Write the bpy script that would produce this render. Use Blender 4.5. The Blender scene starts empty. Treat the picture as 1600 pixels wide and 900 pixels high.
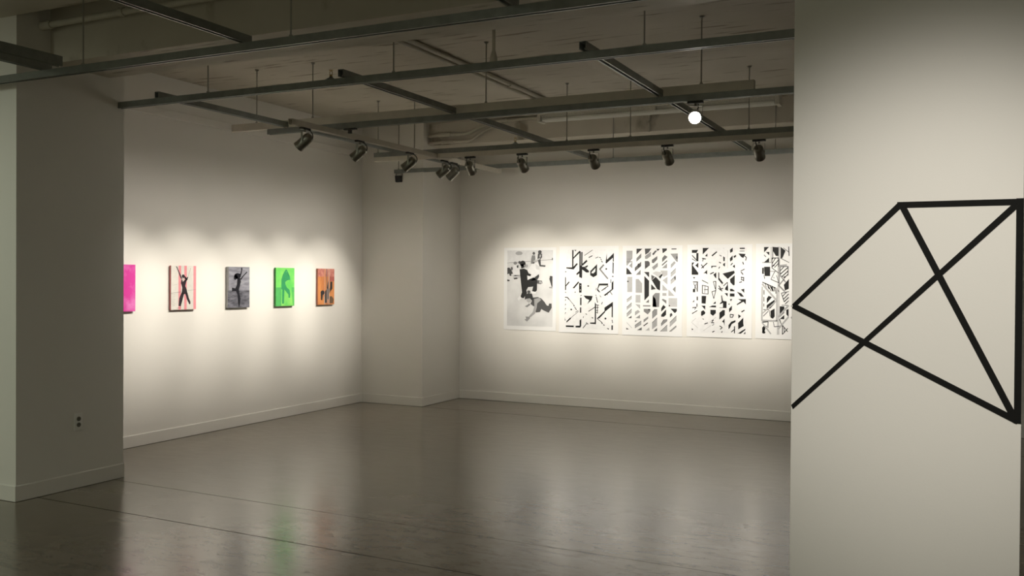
import bpy, bmesh, math, random
from mathutils import Vector, Matrix
random.seed(7)
S = bpy.context.scene
C = S.collection

# ------------------------------------------------------------------ camera
cd = bpy.data.cameras.new('camera'); cam = bpy.data.objects.new('camera', cd); C.objects.link(cam)
cd.sensor_width = 36.0; cd.lens = 1449.6 / 1600 * 36.0
cd.clip_start = 0.05
Fv = Vector((-0.43820707, 0.89882436, -0.00945107)); Rv = Vector((0.89881601, 0.43827404, 0.00675628)); Uv = Vector((-0.01021487, 0.00553412, 0.99993251))
M = Matrix((Rv, Uv, -Fv)).transposed().to_4x4(); M.translation = (0, 0, 1.5)
cam.matrix_world = M
S.camera = cam

# ------------------------------------------------------------------ world, exposure
w = bpy.data.worlds.new('world'); S.world = w; w.use_nodes = True
w.node_tree.nodes['Background'].inputs[0].default_value = (0.9, 1.0, 0.85, 1)
w.node_tree.nodes['Background'].inputs[1].default_value = 0.0
S.view_settings.view_transform = 'Standard'; S.view_settings.look = 'None'
S.view_settings.exposure = 0.0; S.view_settings.gamma = 1.0
S.view_settings.use_curve_mapping = False

WARM = (1.0, 0.935, 0.835)
SPOT_W = 135.0          # power of each gallery spotlight
SPOT_SIZE = 42.0
SPILL = 0.17           # wide halo round each beam, as a share of the beam's power
def lamp(name, kind, loc, target, power, color=WARM, size=0.03, angle=60, blend=1.0, parent=None):
    d = bpy.data.lights.new(name, kind); d.energy = power; d.color = color
    if kind == 'SPOT':
        d.spot_size = math.radians(angle); d.spot_blend = blend; d.shadow_soft_size = size
    elif kind == 'AREA':
        d.size = size
    else: d.shadow_soft_size = size
    o = bpy.data.objects.new(name, d); C.objects.link(o)
    o.location = loc
    o.rotation_euler = (Vector(target) - Vector(loc)).to_track_quat('-Z', 'Y').to_euler()
    return o
# front half of the room: a gallery spotlight and added fill lights, all unseen
lamp('unseen_front_spotlight', 'SPOT', (0.05, 1.0, 2.95), (-0.08, 4.08, 1.38), 330, color=(1.0, 0.95, 0.87), size=0.22, angle=42, blend=1.0)
lamp('unseen_front_spotlight', 'SPOT', (-6.1, 0.6, 2.9), (-6.2, 4.08, 1.0), 108, color=(0.92, 1.0, 0.82), size=0.2, angle=75)  # added light, no fixture: brightens only the front face of the left pillar
lamp('front_room_fill', 'AREA', (-3.4, -1.2, 3.1), (-3.4, -1.2, 0), 46, color=(0.93, 1.0, 0.82), size=1.2)  # added soft fill behind the camera, raises the ambient light
lamp('front_room_fill', 'AREA', (1.2, -1.2, 3.1), (1.2, -1.2, 0), 22, color=(0.95, 1.0, 0.85), size=1.2)  # second added fill, for the faces turned to the right
lamp('side_room_spotlight', 'SPOT', (1.6, 7.99, 2.65), (1.6, 10.2, 1.4), SPOT_W, angle=SPOT_SIZE)

# ------------------------------------------------------------------ materials
def mat(name, color, rough=0.5, metal=0.0, var=0.0, scale=8.0, bump=0.0, bscale=60.0, spec=0.5, emit=None, estr=0.0, detail=5.0):
    m = bpy.data.materials.new(name); m.use_nodes = True
    nt = m.node_tree; b = nt.nodes['Principled BSDF']
    b.inputs['Base Color'].default_value = (*color, 1); b.inputs['Roughness'].default_value = rough
    b.inputs['Metallic'].default_value = metal; b.inputs['Specular IOR Level'].default_value = spec
    tc = nt.nodes.new('ShaderNodeTexCoord')
    if var > 0:
        n = nt.nodes.new('ShaderNodeTexNoise'); n.inputs['Scale'].default_value = scale; n.inputs['Detail'].default_value = detail
        nt.links.new(tc.outputs['Object'], n.inputs['Vector'])
        r = nt.nodes.new('ShaderNodeValToRGB')
        r.color_ramp.elements[0].position = 0.3; r.color_ramp.elements[1].position = 0.7
        r.color_ramp.elements[0].color = (*[c * (1 - var) for c in color], 1)
        r.color_ramp.elements[1].color = (*[min(1, c * (1 + var)) for c in color], 1)
        nt.links.new(n.outputs['Fac'], r.inputs['Fac']); nt.links.new(r.outputs['Color'], b.inputs['Base Color'])
    if bump > 0:
        n2 = nt.nodes.new('ShaderNodeTexNoise'); n2.inputs['Scale'].default_value = bscale; n2.inputs['Detail'].default_value = 4
        nt.links.new(tc.outputs['Object'], n2.inputs['Vector'])
        bp = nt.nodes.new('ShaderNodeBump'); bp.inputs['Strength'].default_value = bump; bp.inputs['Distance'].default_value = 0.004
        nt.links.new(n2.outputs['Fac'], bp.inputs['Height']); nt.links.new(bp.outputs['Normal'], b.inputs['Normal'])
    if emit:
        b.inputs['Emission Color'].default_value = (*emit, 1); b.inputs['Emission Strength'].default_value = estr
    return m

WALL = mat('painted_drywall', (0.80, 0.775, 0.72), 0.55, var=0.012, scale=1.5, bump=0.06, bscale=120, spec=0.3)
BASE = mat('painted_baseboard', (0.80, 0.775, 0.72), 0.4, var=0.015, scale=3, spec=0.4)
STEEL = mat('galvanised_strut', (0.25, 0.265, 0.245), 0.36, metal=0.45, var=0.12, scale=14, spec=0.5)
CREAM = mat('painted_strut', (0.60, 0.56, 0.475), 0.5, var=0.06, scale=9)
PIPE = mat('painted_pipe', (0.55, 0.515, 0.43), 0.5, var=0.05, scale=9)
ROD = mat('zinc_rod', (0.34, 0.33, 0.29), 0.4, metal=0.7)
NICKEL = mat('brushed_nickel', (0.27, 0.262, 0.225), 0.30, metal=0.85, var=0.05, scale=30)
DARKM = mat('black_fitting', (0.025, 0.024, 0.02), 0.5)
BLACKM = mat('black_housing', (0.006, 0.006, 0.006), 0.55)
RUBBER = mat('cable_rubber', (0.012, 0.012, 0.011), 0.5)
LENS = mat('lit_lens', (0.9, 0.9, 0.85), 0.2, emit=(1, 0.95, 0.85), estr=60)
FIXW = mat('fixture_enamel', (0.60, 0.58, 0.50), 0.4, var=0.10, scale=60, detail=8)
TUBE = mat('unlit_tube', (0.80, 0.79, 0.73), 0.25)
BRASS = mat('brass', (0.5, 0.36, 0.14), 0.3, metal=0.9)
TAPE = mat('black_tape', (0.008, 0.008, 0.007), 0.75, var=0.1, scale=30, spec=0.15)
PLATE = mat('outlet_plastic', (0.88, 0.87, 0.82), 0.35)
SOCK = mat('outlet_socket', (0.16, 0.15, 0.12), 0.5)
SLOT = mat('outlet_slot', (0.01, 0.01, 0.01), 0.6)
PAPER = mat('matte_paper', (0.84, 0.84, 0.83), 0.6, spec=0.2)

# ceiling plaster: cloudy paint, board marks and pits
def ceiling_mat():
    m = bpy.data.materials.new('painted_concrete_ceiling'); m.use_nodes = True; nt = m.node_tree; L = nt.links
    b = nt.nodes['Principled BSDF']; b.inputs['Roughness'].default_value = 0.6; b.inputs['Specular IOR Level'].default_value = 0.25
    tc = nt.nodes.new('ShaderNodeTexCoord')
    n = nt.nodes.new('ShaderNodeTexNoise'); n.inputs['Scale'].default_value = 1.1; n.inputs['Detail'].default_value = 7
    L.new(tc.outputs['Object'], n.inputs['Vector'])
    r = nt.nodes.new('ShaderNodeValToRGB'); r.color_ramp.elements[0].position = .3; r.color_ramp.elements[1].position = .72
    r.color_ramp.elements[0].color = (.52, .48, .40, 1); r.color_ramp.elements[1].color = (.65, .605, .52, 1)
    L.new(n.outputs['Fac'], r.inputs['Fac'])
    # long streaks and pits
    mp = nt.nodes.new('ShaderNodeMapping'); mp.inputs['Scale'].default_value = (1.2, 9, 1)
    L.new(tc.outputs['Object'], mp.inputs['Vector'])
    s = nt.nodes.new('ShaderNodeTexNoise'); s.inputs['Scale'].default_value = 1.9; s.inputs['Detail'].default_value = 6
    L.new(mp.outputs['Vector'], s.inputs['Vector'])
    r2 = nt.nodes.new('ShaderNodeValToRGB'); r2.color_ramp.elements[0].position = .32; r2.color_ramp.elements[1].position = .40
    r2.color_ramp.elements[0].color = (.42, .38, .30, 1); r2.color_ramp.elements[1].color = (1, 1, 1, 1)
    L.new(s.outputs['Fac'], r2.inputs['Fac'])
    mx = nt.nodes.new('ShaderNodeMix'); mx.data_type = 'RGBA'; mx.blend_type = 'MULTIPLY'; mx.inputs[0].default_value = .8
    L.new(r.outputs['Color'], mx.inputs[6]); L.new(r2.outputs['Color'], mx.inputs[7])
    L.new(mx.outputs[2], b.inputs['Base Color'])
    bp = nt.nodes.new('ShaderNodeBump'); bp.inputs['Strength'].default_value = .35; bp.inputs['Distance'].default_value = .01
    L.new(s.outputs['Fac'], bp.inputs['Height']); L.new(bp.outputs['Normal'], b.inputs['Normal'])
    return m
CEIL = ceiling_mat()

def floor_mat():
    m = bpy.data.materials.new('polished_concrete'); m.use_nodes = True; nt = m.node_tree; L = nt.links
    b = nt.nodes['Principled BSDF']; b.inputs['Specular IOR Level'].default_value = 0.65
    b.inputs['Coat Weight'].default_value = .25; b.inputs['Coat Roughness'].default_value = .22
    N = nt.nodes.new
    def math_(op, a=None, c=None, v=None):
        q = N('ShaderNodeMath'); q.operation = op
        if a is not None: L.new(a, q.inputs[0])
        if c is not None: L.new(c, q.inputs[1])
        if v is not None: q.inputs[1].default_value = v
        return q.outputs[0]
    tc = N('ShaderNodeTexCoord')
    n = N('ShaderNodeTexNoise'); n.inputs['Scale'].default_value = .75; n.inputs['Detail'].default_value = 7; n.inputs['Roughness'].default_value = .55; n.inputs['Distortion'].default_value = .6
    L.new(tc.outputs['Object'], n.inputs['Vector'])
    r = N('ShaderNodeValToRGB'); r.color_ramp.elements[0].position = .30; r.color_ramp.elements[1].position = .70
    r.color_ramp.elements[0].color = (.165, .137, .098, 1); r.color_ramp.elements[1].color = (.26, .222, .168, 1)
    L.new(n.outputs['Fac'], r.inputs['Fac'])
    # trowel clouds and hairline crazing
    s = N('ShaderNodeTexNoise'); s.inputs['Scale'].default_value = 3.4; s.inputs['Detail'].default_value = 12; s.inputs['Roughness'].default_value = .66; s.inputs['Distortion'].default_value = .35
    L.new(tc.outputs['Object'], s.inputs['Vector'])
    r2 = N('ShaderNodeValToRGB'); r2.color_ramp.elements[0].position = .36; r2.color_ramp.elements[1].position = .62
    r2.color_ramp.elements[0].color = (.84, .82, .78, 1); r2.color_ramp.elements[1].color = (1, 1, 1, 1)
    L.new(s.outputs['Fac'], r2.inputs['Fac'])
    mx = N('ShaderNodeMix'); mx.data_type = 'RGBA'; mx.blend_type = 'MULTIPLY'; mx.inputs[0].default_value = 1
    L.new(r.outputs['Color'], mx.inputs[6]); L.new(r2.outputs['Color'], mx.inputs[7])
    mp2 = N('ShaderNodeMapping'); mp2.inputs['Scale'].default_value = (2.2, 6.5, 1); mp2.inputs['Rotation'].default_value = (0, 0, -.45)
    L.new(tc.outputs['Object'], mp2.inputs['Vector'])
    s2 = N('ShaderNodeTexNoise'); s2.inputs['Scale'].default_value = 2.2; s2.inputs['Detail'].default_value = 12; s2.inputs['Roughness'].default_value = .74; s2.inputs['Distortion'].default_value = .5
    L.new(mp2.outputs['Vector'], s2.inputs['Vector'])
    r4 = N('ShaderNodeValToRGB'); r4.color_ramp.elements[0].position = .36; r4.color_ramp.elements[1].position = .49
    r4.color_ramp.elements[0].color = (.58, .55, .5, 1); r4.color_ramp.elements[1].color = (1, 1, 1, 1)
    L.new(s2.outputs['Fac'], r4.inputs['Fac'])
    mxb = N('ShaderNodeMix'); mxb.data_type = 'RGBA'; mxb.blend_type = 'MULTIPLY'; mxb.inputs[0].default_value = 1
    L.new(mx.outputs[2], mxb.inputs[6]); L.new(r4.outputs['Color'], mxb.inputs[7]); mx = mxb
    # saw-cut joints: two long cuts crossing the room, one near the far wall, two running away
    sx = N('ShaderNodeSeparateXYZ'); L.new(tc.outputs['Object'], sx.inputs[0])
    yr = math_('ADD', sx.outputs['Y'], math_('MULTIPLY', sx.outputs['X'], v=0.028))
    tot = None
    for c0, wd in ((4.702, .0030), (4.076, .0045), (9.135, .005)):
        d = math_('ABSOLUTE', math_('SUBTRACT', yr, v=c0))
        q = math_('LESS_THAN', d, v=wd)
        tot = q if tot is None else math_('MAXIMUM', tot, q)
    mx2 = N('ShaderNodeMix'); mx2.data_type = 'RGBA'; L.new(tot, mx2.inputs[0])
    L.new(mx.outputs[2], mx2.inputs[6]); mx2.inputs[7].default_value = (.05, .042, .03, 1)
    # dark specks
    v = N('ShaderNodeTexVoronoi'); v.inputs['Scale'].default_value = 2.3; L.new(tc.outputs['Object'], v.inputs['Vector'])
    sp = math_('LESS_THAN', v.outputs['Distance'], v=.022)
    mx3 = N('ShaderNodeMix'); mx3.data_type = 'RGBA'; L.new(sp, mx3.inputs[0])
    L.new(mx2.outputs[2], mx3.inputs[6]); mx3.inputs[7].default_value = (.05, .042, .03, 1)
    L.new(mx3.outputs[2], b.inputs['Base Color'])
    off = N('ShaderNodeMath'); off.operation = 'SUBTRACT'; off.inputs[0].default_value = 1; L.new(tot, off.inputs[1])
    for nm, val in (('Specular IOR Level', .65), ('Coat Weight', .25)):
        L.new(math_('MULTIPLY', off.outputs[0], v=val), b.inputs[nm])
    rr = N('ShaderNodeMapRange'); L.new(s2.outputs['Fac'], rr.inputs['Value'])
    rr.inputs['From Min'].default_value = .3; rr.inputs['From Max'].default_value = .7
    rr.inputs['To Min'].default_value = .24; rr.inputs['To Max'].default_value = .14
    L.new(rr.outputs[0], b.inputs['Roughness'])
    bp = N('ShaderNodeBump'); bp.inputs['Strength'].default_value = .06; bp.inputs['Distance'].default_value = .004
    L.new(s2.outputs['Fac'], bp.inputs['Height']); L.new(bp.outputs['Normal'], b.inputs['Normal']); L.new(bp.outputs['Normal'], b.inputs['Coat Normal'])
    return m
FLOOR = floor_mat()

# ------------------------------------------------------------------ mesh helpers
def add_box(bm, x0, x1, y0, y1, z0, z1, mi=0):
    v = [bm.verts.new(p) for p in ((x0,y0,z0),(x1,y0,z0),(x1,y1,z0),(x0,y1,z0),(x0,y0,z1),(x1,y0,z1),(x1,y1,z1),(x0,y1,z1))]
    for f in ((3,2,1,0),(4,5,6,7),(0,1,5,4),(1,2,6,5),(2,3,7,6),(3,0,4,7)):
        bm.faces.new([v[i] for i in f]).material_index = mi
    return v
def obj(name, bm, m, parent=None, loc=(0,0,0), smooth=False, bevel=0.0):
    if bevel > 0:
        bmesh.ops.bevel(bm, geom=list(bm.edges), offset=bevel, segments=2, affect='EDGES', profile=0.5)
    bmesh.ops.recalc_face_normals(bm, faces=list(bm.faces))
    me = bpy.data.meshes.new(name); bm.to_mesh(me); bm.free()
    for q in (m if isinstance(m, (list, tuple)) else [m]): me.materials.append(q)
    if smooth:
        for p in me.polygons: p.use_smooth = True
        try: me.set_sharp_from_angle(angle=math.radians(40))
        except Exception: pass
    o = bpy.data.objects.new(name, me); C.objects.link(o); o.location = loc
    if parent: o.parent = parent
    return o
def box(name, m, dims, parent=None, bevel=0.0):
    bm = bmesh.new(); add_box(bm, *dims)
    return obj(name, bm, m, parent, bevel=bevel)
def struct(o): o['kind'] = 'structure'; return o
def tag(o, label, cat, group=None):
    o['label'] = label; o['category'] = cat
    if group: o['group'] = group
    return o
def thing(name, label, cat, loc=(0,0,0), rz=0, group=None):
    o = bpy.data.objects.new(name, None); C.objects.link(o); o.empty_display_size = .05
    o.location = loc; o.rotation_euler = (0, 0, rz)
    return tag(o, label, cat, group)
def add_tube(bm, pts, r, seg=10, cap=True):
    pts = [Vector(p) for p in pts]; rings = []
    up = None
    for i, p in enumerate(pts):
        t = (pts[min(i+1, len(pts)-1)] - pts[max(i-1, 0)]).normalized()
        if up is None: up = Vector((0,0,1)) if abs(t.z) < .9 else Vector((1,0,0))
        a = t.cross(up)
        if a.length < 1e-4: a = t.cross(Vector((0,1,0)))
        a.normalize(); b = t.cross(a).normalized(); up = -b if False else up
        rr = r[i] if isinstance(r, (list, tuple)) else r
        rings.append([bm.verts.new(p + (a*math.cos(2*math.pi*k/seg) + b*math.sin(2*math.pi*k/seg))*rr) for k in range(seg)])
    for i in range(len(rings)-1):
        for k in range(seg):
            bm.faces.new((rings[i][k], rings[i][(k+1)%seg], rings[i+1][(k+1)%seg], rings[i+1][k]))
    if cap:
        bm.faces.new(rings[0][::-1]); bm.faces.new(rings[-1])
def add_lathe(bm, prof, axis='z', seg=24):
    """prof: list of (radius, height)."""
    rings = []
    for (r, h) in prof:
        ring = []
        for k in range(seg):
            a = 2*math.pi*k/seg; c, s = r*math.cos(a), r*math.sin(a)
            ring.append(bm.verts.new((c, s, h) if axis == 'z' else (h, c, s)))
        rings.append(ring)
    for i in range(len(rings)-1):
        for k in range(seg):
            bm.faces.new((rings[i][k], rings[i][(k+1)%seg], rings[i+1][(k+1)%seg], rings[i+1][k]))
    bm.faces.new(rings[0][::-1]); bm.faces.new(rings[-1])
def smooth_path(pts, n=6):
    P = [Vector(p) for p in pts]; P = [P[0]*2-P[1]] + P + [P[-1]*2-P[-2]]; out = []
    for i in range(1, len(P)-2):
        for k in range(n):
            t = k/n
            out.append(.5*((2*P[i]) + (P[i+1]-P[i-1])*t + (2*P[i-1]-5*P[i]+4*P[i+1]-P[i+2])*t*t + (3*P[i]-P[i-1]-3*P[i+1]+P[i+2])*t**3))
    out.append(P[-2]); return out

# ------------------------------------------------------------------ room shell
XL, YB, ZC = -6.563, 10.203, 3.326
YC, XC = 9.306, -5.702           # corner column faces
XP, YP0, YP1 = -5.644, 4.083, 4.957
QX0, QX1 = -0.661, 0.203
XR, YF = 4.2, -3.2
struct(box('floor', FLOOR, (XL-.2, XR+.2, YF-.2, YB+.2, -.15, 0)))
bm = bmesh.new()
add_box(bm, XL-.2, XR+.2, YP0, YB+.2, ZC, ZC+.2)
struct(obj('ceiling', bm, CEIL))
struct(box('trim_1', CEIL, (XL-.2, XR+.2, YF-.2, YP0, 3.222, ZC+.2)))           # lower soffit over the front bay
struct(box('wall_left', WALL, (XL-.2, XL, YF-.2, YB+.2, 0, ZC)))
struct(box('wall_back', WALL, (XL, XR+.2, YB, YB+.2, 0, ZC)))
struct(box('wall_right', WALL, (XR, XR+.2, YF-.2, YB, 0, ZC)))
struct(box('wall_front', WALL, (XL, XR, YF-.2, YF, 0, 3.222)))
struct(box('wall_pillar_left', WALL, (XL, XP, YP0, YP1, 0, ZC)))
struct(box('wall_pillar_right', WALL, (QX0, QX1, YP0, YP1, 0, ZC), bevel=.002))
struct(box('wall_corner_column', WALL, (XL, XC, YC, YB, 0, ZC)))
bm = bmesh.new()
add_box(bm, XP, QX0, 4.338, 4.827, 2.955, ZC); add_box(bm, QX1, XR, 4.338, 4.827, 2.955, ZC)
struct(obj('trim_2', bm, CEIL))                                                  # concrete beam between the pillars
struct(box('trim_3', CEIL, (XC, XR, 9.442, YB, 3.07, ZC)))                       # concrete beam along the back wall
struct(box('trim_4', BASE, (XL, XL+.03, YP1, YC, 2.951, 3.022), bevel=.004))       # ledge strip on the left wall
BH, BT = .108, .013
def baseboard(name, segs):
    bm = bmesh.new()
    for (x0, x1, y0, y1) in segs:
        add_box(bm, x0, x1, y0, y1, 0.003, BH-.006)
        # chamfered top lip
        dx = .004 if (x1-x0) < .05 else 0; dy = .004 if (y1-y0) < .05 else 0
        v = add_box(bm, x0, x1, y0, y1, BH-.006, BH)
        cx, cy = (x0+x1)/2, (y0+y1)/2
        for q in v[4:]:
            if dx: q.co.x += dx*(1 if q.co.x < cx else -1)
            if dy: q.co.y += dy*(1 if q.co.y < cy else -1)
    return struct(obj(name, bm, BASE))
baseboard('baseboard_left', [(XL, XL+BT, YP1, YC), (XL, XL+BT, YF, YP0-BT)])
baseboard('baseboard_back', [(XC, XR, YB-BT, YB)])
baseboard('baseboard_corner_column', [(XL+BT, XC+BT, YC-BT, YC), (XC, XC+BT, YC, YB-BT)])
baseboard('baseboard_pillar_left', [(XL, XP+BT, YP0-BT, YP0), (XP, XP+BT, YP0, YP1)])
baseboard('baseboard_pillar_right', [(QX0-BT, QX1+BT, YP0-BT, YP0), (QX0-BT, QX0, YP0, YP1), (QX1, QX1+BT, YP0, YP1)])
baseboard('baseboard_right', [(XR-BT, XR, YF, YB-BT)])

# ------------------------------------------------------------------ suspended strut grid
H, W = .045, .041
def channel(bm, a, b, along, c, ztop, h=H, wd=W):
    """open C channel running along x or y from a to b, centre line c, slot facing down"""
    t = .003; lip = .010; z0, z1 = ztop-h, ztop; k = wd/2
    prof = [(-k, z0), (-k, z1), (k, z1), (k, z0), (k-lip, z0), (k-lip, z0+.007), (k-lip+t, z0+.007), (k-lip+t, z0+t), (k-t, z0+t), (k-t, z1-t),
            (-k+t, z1-t), (-k+t, z0+t), (-k+lip-t, z0+t), (-k+lip-t, z0+.007), (-k+lip, z0+.007), (-k+lip, z0)]
    def P(s, q): return (s, c+q[0], q[1]) if along == 'x' else (c+q[0], s, q[1])
    r0 = [bm.verts.new(P(a, q)) for q in prof]; r1 = [bm.verts.new(P(b, q)) for q in prof]
    n = len(prof)
    for i in range(n): bm.faces.new((r0[i], r0[(i+1)%n], r1[(i+1)%n], r1[i]))
    bm.faces.new(r0[::-1]); bm.faces.new(r1)
def strut(name, a, b, along, c, ztop, m, label, group):
    bm = bmesh.new(); channel(bm, a, b, along, c, ztop)
    return tag(obj(name, bm, m), label, 'ceiling strut', group)
ZT = 2.79
T1, T2, T3, T4, T5 = 3.96, 4.92, 6.35, 7.99, 9.30
GL, GC = 'long grey ceiling struts', 'short cross struts on the ceiling grid'
strut('strut_channel', XL+.01, 2.0, 'x', T1, ZT, STEEL, 'grey steel ceiling strut nearest the viewer, crossing in front of the left pillar', GL)
strut('strut_channel', XP, QX0, 'x', T2, ZT, STEEL, 'grey steel ceiling strut running from the left pillar to the right pillar', GL)
strut('strut_channel', -5.467, 3.9, 'x', T3, ZT, STEEL, 'grey steel ceiling strut fixed under a cream raceway, carrying the one glaring spotlight', GL)
strut('strut_channel', -5.48, 3.9, 'x', T4, ZT, STEEL, 'grey steel ceiling strut directly above the cream lamp track facing the back wall', GL)
strut('strut_channel', -6.09, 3.9, 'x', T5, ZT, STEEL, 'grey steel ceiling strut closest to the back wall, black floodlight at its left end', GL)
def bar(name, dims, label, group=None):
    bm = bmesh.new(); add_box(bm, *dims); return tag(obj(name, bm, CREAM, bevel=.003), label, 'track', group)
bar('cable_raceway', (-5.87, -1.285, T3-.0225, T3+.0225, ZT+.001, 2.855), 'cream painted raceway lying on top of the middle grey ceiling strut')
def track(name, a, b, along, c, ztop, label):
    bm = bmesh.new(); channel(bm, a, b, along, c, ztop, h=.045, wd=.040); return tag(obj(name, bm, CREAM), label, 'track', 'cream lamp tracks')
ZS = ZT-H-.002
track('lamp_track', 5.76, 9.40, 'y', -4.745, ZS, 'cream lamp track with spotlights aimed at the small colourful pictures on the left wall')
track('lamp_track', -4.715, 3.9, 'x', T4, ZS+.001, 'cream lamp track with spotlights aimed at the white posters on the back wall')
track('lamp_track', -5.48, -4.775, 'x', T4, ZS+.001, 'short cream lamp track piece with no lamps, near the corner column')
gap = .0235
names = {-5.25: 'leftmost', -3.60: 'middle', -1.935: 'rightmost'}
for cx, y0 in ((-5.25, 4.90), (-3.60, 4.86), (-1.935, 4.85)):
    w_ = names[cx]
    strut('cross_strut', y0, T3-gap, 'y', cx, ZT+H+.001, STEEL, '%s of the three grey cross struts between the pillar-to-pillar strut and the cream raceway' % w_, GC)
    strut('cross_strut', T3+gap, T5+.03, 'y', cx, ZT+H+.001, STEEL, '%s of the three grey cross struts behind the cream raceway, reaching towards the back wall' % w_, GC)
for cx, nm, lab in ((-5.205, 'left', 'dark cross strut at the upper left, ending in front of the left pillar'), (-3.58, 'mid', 'dark cross strut hanging in at the top edge, ending on the nearest long strut'), (-1.94, 'r', 'dark cross strut barely showing at the top edge, right of the other one there')):
    strut('cross_strut', 1.2, T1+.035, 'y', cx, ZT+H+.001, STEEL, lab, GC)

bm = bmesh.new(); channel(bm, 1.2, 4.07, 'y', -5.205, 2.902, h=.064, wd=.043)
tag(obj('cross_strut', bm, STEEL), 'deeper dark strut lying on top of the upper left cross strut', 'ceiling strut')

# ------------------------------------------------------------------ hanger rods
GR = 'threaded hanger rods of the ceiling grid'
bm = bmesh.new(); add_tube(bm, [(0,0,0), (0,0,1)], .0048, 8); rod_me = obj('rod', bm, ROD, smooth=True)
bm = bmesh.new(); add_lathe(bm, [(.016, 0), (.010, .006), (.018, .007), (.018, .012)], seg=14); fl_me = obj('ceiling_plate', bm, ROD, smooth=True)
bm = bmesh.new(); add_lathe(bm, [(.011, 0), (.011, .012), (.006, .014)], seg=6); nut_me = obj('nut', bm, ROD)
first_rod = True
def hanger(x, y, z0, z1, label):
    global first_rod
    t = thing('hanger_rod', label, 'rod', (x, y, z0), 0, GR)
    for src, z in ((rod_me, 0), (fl_me, z1-z0-.012), (nut_me, 0)):
        c = src if first_rod else src.copy()
        if not first_rod: C.objects.link(c)
        c.parent = t; c.location = (0, 0, z)
        c.scale = (1, 1, z1-z0) if src is rod_me else (1, 1, 1)
    first_rod = False
ZR = 2.855
rods = [(-4.86, T1, ZT, 3.222, 'hanger rod of the nearest strut, in front of the left pillar'),
        (-3.26, T1, ZT, 3.222, 'hanger rod of the nearest strut, right of the top-edge cross strut'),
        (-4.78, T2, ZT, ZC, 'leftmost hanger rod of the pillar-to-pillar strut'),
        (-3.237, T2, ZT, ZC, 'middle hanger rod of the pillar-to-pillar strut, right of the brass sprinkler head'),
        (-1.598, T2, ZT, ZC, 'rightmost hanger rod of the pillar-to-pillar strut'),
        (-5.61, T3+.01, ZR, ZC, 'hanger rod at the left end of the cream raceway'),
        (-4.99, T3, ZR, ZC, 'hanger rod of the cream raceway beside the near end of the left lamp track'),
        (-3.33, T3, ZR, ZC, 'hanger rod of the cream raceway crossing the pair of ceiling conduits'),
        (-1.65, T3, ZR, ZC, 'hanger rod of the cream raceway just above the glaring spotlight'),
        (-5.44, T4, ZT, ZC, 'hanger rod at the left end of the strut above the poster lamps'),
        (-5.002, T4, ZT, ZC, 'hanger rod in front of the right part of the corner column'),
        (-3.339, T4, ZT, ZC, 'hanger rod passing the left part of the long strip light'),
        (-2.719, T4, ZT, ZC, 'hanger rod passing the middle of the long strip light'),
        (-1.662, T4, ZT, ZC, 'hanger rod passing the right part of the long strip light'),
        (-6.04, T5, ZT, ZC, 'hanger rod above the black floodlight in the corner'),
        (-3.354, T5, ZT, ZC, 'rear hanger rod in front of the back beam, between the first and second poster lamps'),
        (-1.676, T5, ZT, ZC, 'rear hanger rod in front of the back beam, right of the strip light')]
for a in rods: hanger(*a)

# ------------------------------------------------------------------ spotlights
bm = bmesh.new(); add_box(bm, -.055, .055, -.016, .016, -.017, 0)
adapter0 = obj('track_adapter', bm, DARKM, bevel=.003)
bm = bmesh.new(); add_tube(bm, [(0,0,-.016), (0,0,-.034)], .008, 12)                                       # stem
add_box(bm, -.008, .008, -.050, .050, -.037, -.034)
for s in (-1, 1): add_box(bm, -.008, .008, s*.0485-.0015, s*.0485+.0015, -.115, -.034)
yoke0 = obj('yoke', bm, NICKEL)
bm = bmesh.new()      # head along +x, pivot at origin
add_lathe(bm, [(.012, -.066), (.026, -.064), (.036, -.056), (.041, -.044), (.042, -.03), (.0425, .01), (.0435, .062), (.0450, .064), (.0450, .078), (.041, .078), (.039, .060), (.010, .052)], axis='x', seg=32)
add_tube(bm, [(0,-.0485,0), (0,.0485,0)], .008, 12)
head0 = obj('lamp_head', bm, NICKEL, smooth=True)
bm = bmesh.new(); add_lathe(bm, [(.0385, .061), (.037, .066), (.02, .070)], axis='x', seg=28)
lens0 = obj('lens', bm, LENS, smooth=True)
bm = bmesh.new(); add_tube(bm, smooth_path([(-.012, .012, -.015), (-.040, .020, -.020), (-.070, .014, -.045), (-.074, .004, -.075), (-.060, .0, -.098), (-.045, 0, -.100)], 5), .0042, 8)
cable0 = obj('power_cable', bm, RUBBER, smooth=True)
first = True
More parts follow.
